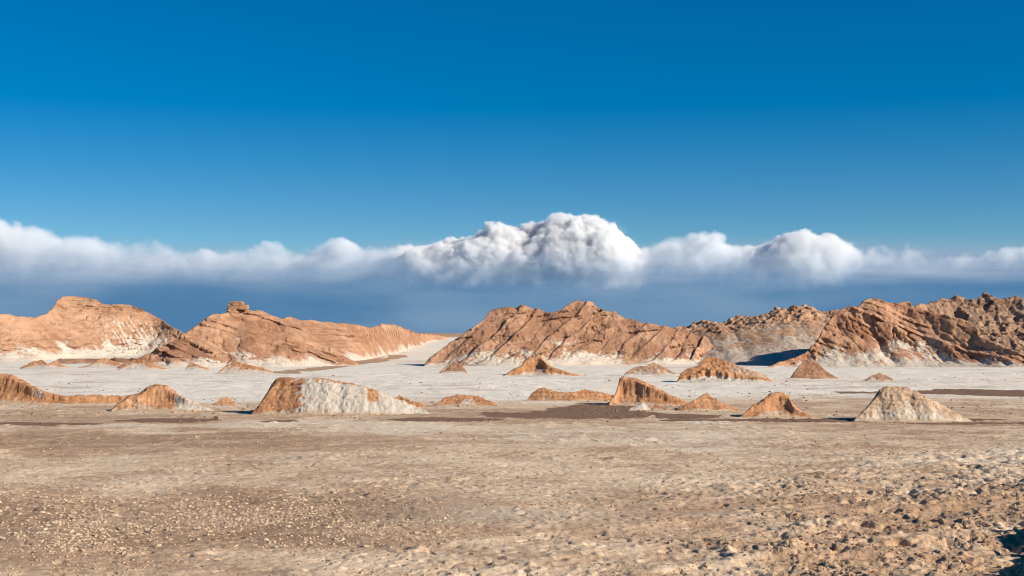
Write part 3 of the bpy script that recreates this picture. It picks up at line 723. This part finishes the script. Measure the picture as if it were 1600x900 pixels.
    salt = salt * .78 * (1 - .25 * sstep(1000, 1250, px) * sstep(585, 600, py)) + .2 * sstep(900, 1100, px) * sstep(590, 610, py) * (1 - sstep(655, 670, py))
    salt = salt + (.50 - .25 * sstep(1100, 1400, px)) * sstep(652, 664, pyw) * (1 - sstep(676, 700, pyw - .03 * (px - 500)))
    salt = salt + .22 * sstep(830, 876, pyw + .02 * (px - 600)) * (1 - .6 * right)
    salt = salt + .12 * sstep(690, 710, pyw) + .30 * (sstep(700, 725, pyw) * (1 - sstep(745, 790, pyw))) + .18
    pg = pyw + 10 * n_mid + 4 * n_sm
    grav = sstep(755, 800, pg) * (1 - sstep(830, 868, pg)) * (1 - sstep(520, 760, px + 60 * n_mid))
    grav = np.maximum(grav, .75 * sstep(672, 680, pyw) * (1 - sstep(692, 712, pyw)) * (1 - sstep(380, 560, px + 60 * n_mid)))
    salt = salt - .5 * grav + .10 * lines
    def patch(cx, cy, rx, ry, pw=1.0):
        e = ((px - cx) / rx) ** 2 + ((py - cy) / ry) ** 2
        return sstep(1.2, .8, e + .9 * fbm(X / 9, Y / 22, 5, 29, .6) + .25 * n_sm)
    mud = np.zeros_like(X)
    for a in ((890, 648, 145, 7), (930, 640, 80, 9), (700, 656, 80, 3), (1080, 651, 60, 4), (262, 657, 80, 3.6), (60, 662, 90, 2.5), (430, 659, 40, 2.5), (1290, 657, 260, 2.6), (1540, 661, 120, 2.0),
              (1500, 612, 190, 3.4), (1600, 614, 120, 5), (1480, 655, 90, 2)):
        mud = np.maximum(mud, patch(*a))
    # earth washed down the valley between the hills
    def track(pts, wd):
        d = np.full(X.shape, 1e9)
        for (ax, ay), (bx, by) in zip(pts[:-1], pts[1:]):
            Ay, By = float(y_of_py(ay)), float(y_of_py(by))
            Ax, Bx = (ax - 800) / F * Ay, (bx - 800) / F * By
            L2 = (Bx - Ax) ** 2 + (By - Ay) ** 2
            u = np.clip(((X - Ax) * (Bx - Ax) + (Y - Ay) * (By - Ay)) / L2, 0, 1)
            d = np.minimum(d, np.hypot(X - Ax - u * (Bx - Ax), Y - Ay - u * (By - Ay)))
        return sstep(wd, wd * .5, d + wd * .5 * fbm(X / 8, Y / 20, 3, 37))
    dirt = np.maximum.reduce([track([(420, 584), (500, 576), (548, 569), (590, 556), (600, 540), (612, 531)], 6), track([(560, 568), (615, 559), (640, 553)], 5), track([(1040, 570), (1090, 556), (1140, 546)], 5),
                              .8 * sstep(532, 524, np.where(Y > 540, HOR + F * (EYE - ground_z(X, Y)) / np.maximum(Y, 1), 999))])
    V = np.stack([X, Y, z], -1).reshape(-1, 3)
    ny, nx = X.shape
    i = np.arange(ny * nx).reshape(ny, nx)
    j = np.roll(i, -1, 1)
    f = np.stack([i[:-1], j[:-1], j[1:], i[1:]], -1).reshape(-1, 4)[:, ::-1]
    me = new_mesh('ground', V, f, {'salt': salt, 'mud': mud, 'gravel': grav, 'warm': right, 'dirt': dirt}, ground_mat())
    print('ground', len(f))
    o = link('ground', me)
    def at(x, y, field=z):
        a = np.interp(np.arctan2(x, y), th, np.arange(len(th))); b = np.interp(np.hypot(x, y), rr, np.arange(len(rr)))
        ai = np.clip(a.astype(int), 0, len(th) - 2); bi = np.clip(b.astype(int), 0, len(rr) - 2); u = a - ai; v = b - bi
        return field[bi, ai] * (1 - u) * (1 - v) + field[bi, ai + 1] * u * (1 - v) + field[bi + 1, ai] * (1 - u) * v + field[bi + 1, ai + 1] * u * v
    ground.at, ground.grav, ground.right, ground.mud = at, grav, right, mud
    return tag(o, 'wide flat desert floor of tan earth with white salt crust and brown mud', kind='structure')

def ground_mat():
    k = NT('salt_flat_earth')
    n0 = k.noise(.035, 6, .72); n1 = k.noise(.22, 6, .68, off=11); n2 = k.noise(1.6, 5, .7, off=23); n3 = k.noise(7, 4, .7, off=5)
    nsum = k.math('ADD', k.math('MULTIPLY', n1, .9), k.math('ADD', k.math('MULTIPLY', n2, .75), k.math('MULTIPLY', n3, .45)))   # about 1.05
    nd = k.math('ADD', nsum, -1.05)
    warm = k.attr('warm')
    brown = k.mix(k.ramp(nd, -.35, .35), (0.315, 0.20, 0.128), (0.57, 0.395, 0.262))
    tan = k.mix(k.ramp(nd, -.3, .3), (0.32, 0.195, 0.115), (0.56, 0.38, 0.245))
    c = k.mix(warm, brown, tan)
    n00 = k.math('MULTIPLY', k.math('ADD', n0, -.5), 2.2)
    s = k.math('ADD', k.math('ADD', k.attr('salt'), n00), k.math('MULTIPLY', nd, 1.15))
    saltc = k.mix(k.ramp(nd, -.3, .35), (.68, .60, .50), SALT)
    pale = k.mix(k.ramp(nd, -.3, .35), (.50, .36, .235), (.74, .57, .405))
    hi = k.ramp(k.attr('salt'), .55, .95)
    c = k.mix(k.ramp(s, .18, .75), c, k.mix(hi, pale, saltc))
    stain = k.ramp(k.noise(.05, 5, .7, stretch=(.45, 1, 1), off=77), .54, .66)
    c = k.mix(k.math('MULTIPLY', stain, .7), c, (.47, .37, .275))
    g = k.math('MULTIPLY', k.attr('gravel'), k.ramp(nd, .25, -.1))
    c = k.mix(k.math('MULTIPLY', g, .8), c, (0.26, 0.165, 0.10))
    dm = k.math('ADD', k.attr('dirt'), k.math('MULTIPLY', nd, .7))
    c = k.mix(k.ramp(dm, .35, .65), c, k.mix(n2, (.36, .22, .14), (.47, .31, .20)))
    mm = k.math('ADD', k.attr('mud'), k.math('MULTIPLY', nd, .5))
    mm = k.math('ADD', mm, k.math('MULTIPLY', n00, -.55))
    c = k.mix(k.ramp(mm, .4, .6), c, k.mix(n2, (.165, .093, .058), (.245, .150, .095)))
    nr = k.bump(n1, .5, .25)
    nr = k.bump(n2, .6, .10, nr)
    nr = k.bump(n3, .6, .03, nr)
    return k.done(c, nr)

ground()

# ------------------------------------------------------------------ clods and stones on the flat
def stone_shape(seed, n=12):
    rng = np.random.default_rng(seed)
    bm = bmesh.new()
    if n == 12: bmesh.ops.create_icosphere(bm, subdivisions=1, radius=1)
    else: bmesh.ops.create_cube(bm, size=1.5)
    v = np.array([p.co for p in bm.verts])
    v = v * rng.uniform(.7, 1.15, (len(v), 1)) + rng.normal(0, .08, v.shape)
    v[:, 2] = np.maximum(v[:, 2], -.35) * .75
    if n != 12: v[v[:, 2] > 0, :2] *= .7
    bmesh.ops.triangulate(bm, faces=bm.faces[:])
    f = np.array([[q.index for q in p.verts] for p in bm.faces])
    bm.free()
    return v, f

def clod_mat(name, lo, hi):
    k = NT(name)
    n = k.noise(3.0, 3, .6); n2 = k.noise(25, 3, .7)
    return k.done(k.mix(k.math('MULTIPLY', k.math('ADD', n, n2), .5), lo, hi), k.bump(n2, .6, .01))

def scatter(n, rng, py0, py1, px0, px1, wfun):
    """places on the flat, as thick in the photograph as wfun says"""
    px = rng.uniform(px0, px1, n * 6); py = rng.uniform(py0, py1, n * 6)
    Y = F * EYE / (py - HOR); X = (px - 800) / F * Y
    k = rng.uniform(0, 1, len(X)) < wfun(X, Y)
    return X[k][:n], Y[k][:n]

def stones():
    rng = np.random.default_rng(5)
    pale = clod_mat('pale_clod', (.42, .295, .19), (.66, .50, .36))
    tan = clod_mat('tan_clod', (.34, .22, .135), (.56, .39, .255))
    shapes = [stone_shape(i) for i in range(6)]
    crumbs = [stone_shape(40 + i, 8) for i in range(6)]
    def joined(name, X, Y, R_, kinds, mat, label):
        vs, fs, off = [], [], 0
        Z = ground.at(X, Y)
        for x, y, z, r in zip(X, Y, Z, R_):
            v, f = kinds[rng.integers(len(kinds))]
            a = rng.uniform(0, 6.28); c, s = math.cos(a), math.sin(a)
            w = v * (r * rng.uniform(.8, 1.3), r * rng.uniform(.7, 1.1), r * rng.uniform(.7, 1.1))
            vs.append(np.stack([w[:, 0] * c - w[:, 1] * s + x, w[:, 0] * s + w[:, 1] * c + y, w[:, 2] + z], -1))
            fs.append(f + off); off += len(v)
        o = link(name, new_mesh(name, np.concatenate(vs), np.concatenate(fs), mat=mat, smooth=False))
        return tag(o, label, kind='stuff')
    gv = lambda X, Y: ground.at(X, Y, ground.grav) * (.12 + .88 * sstep(-.45, .35, fbm(X / 5, Y / 9, 4, 61)))
    X, Y = scatter(8000, rng, 758, 864, -60, 820, gv)
    r = rng.lognormal(math.log(.033), .62, len(X)).clip(.02, .15)
    big = np.argsort(-r / Y)[:300]
    rest = np.setdiff1d(np.arange(len(X)), big)
    joined('gravel', X[rest], Y[rest], r[rest], crumbs, pale, 'pale salt clods strewn thickly over the brown patch at the lower left')
    meshes = []
    for i, (v, f) in enumerate(shapes):
        meshes.append(new_mesh('salt_clod', v, f, mat=pale, smooth=False))
    Z = ground.at(X[big], Y[big])
    first = None
    for x, y, z, q in zip(X[big], Y[big], Z, r[big]):
        if first is None:
            o = link('salt_clod', meshes[0]); first = o
            tag(o, 'pale salt clod lying among many alike on the brown patch', 'clod', 'larger pale clods on the brown gravel patch')
        else:
            o = first.copy(); o.data = meshes[rng.integers(len(meshes))]; COL.objects.link(o)
        o.location = (x, y, z); o.rotation_euler = (0, 0, rng.uniform(0, 6.28))
        o.scale = (q * rng.uniform(.9, 1.3), q * rng.uniform(.8, 1.1), q * rng.uniform(.7, 1.05))
    # crumbs of crust everywhere on the near flat, coarser to the right
    X, Y = scatter(15000, rng, 668, 905, -40, 1640, lambda X, Y: .15 + .85 * sstep(-.2, .4, fbm(X / 6, Y / 10, 4, 71)))
    rt = ground.at(X, Y, ground.right)
    r = (rng.lognormal(math.log(.045), .4, len(X)) * (1 + .3 * rt) * (.5 + Y / 180)).clip(.02, .22)
    joined('crumbs', X, Y, r, crumbs, tan, 'small crumbs of dry earth scattered over the near flat')
    mounds = [o for o in SC.objects if o.get('category') == 'mound']
    P = []
    for o in mounds:
        co = np.empty(len(o.data.vertices) * 3, np.float32); o.data.vertices.foreach_get('co', co); co = co.reshape(-1, 3) + np.array(o.location)
        low = co[(co[:, 2] < .35) & (co[:, 2] > -.05)]
        if len(low) > 10:
            q = low[rng.integers(len(low), size=int(30 + 5 * (np.ptp(co[:, 0]))))]
            P.append(q + np.stack([rng.normal(0, .8, len(q)), rng.normal(0, .8, len(q)) - rng.exponential(1.2, len(q)), 0 * q[:, 0]], -1))
    P = np.concatenate(P)
    joined('debris', P[:, 0], P[:, 1], rng.lognormal(math.log(.08), .55, len(P)).clip(.03, .35), shapes, clod_mat('orange_clod', (.36, .19, .10), (.58, .36, .21)), 'broken crumbs of orange clay lying round the feet of the small mounds')
    X, Y = scatter(1500, rng, 582, 660, -20, 1620, lambda X, Y: sstep(-.2, .4, fbm(X / 14, Y / 50, 4, 91)))
    joined('pebbles', X, Y, rng.lognormal(math.log(.10), .5, len(X)).clip(.04, .4), crumbs, clod_mat('dark_stone', (.16, .105, .07), (.34, .24, .165)), 'small dark stones dotted over the white salt flat')
    X, Y = scatter(2600, rng, 740, 905, 1000, 1660, lambda X, Y: ground.at(X, Y, ground.right) ** 2 * sstep(-.1, .4, fbm(X / 3, Y / 5, 3, 81)))
    r = rng.lognormal(math.log(.045), .55, len(X)).clip(.02, .2)
    joined('rubble', X, Y, r, shapes, tan, 'broken clods of orange-brown earth at the lower right')
stones()
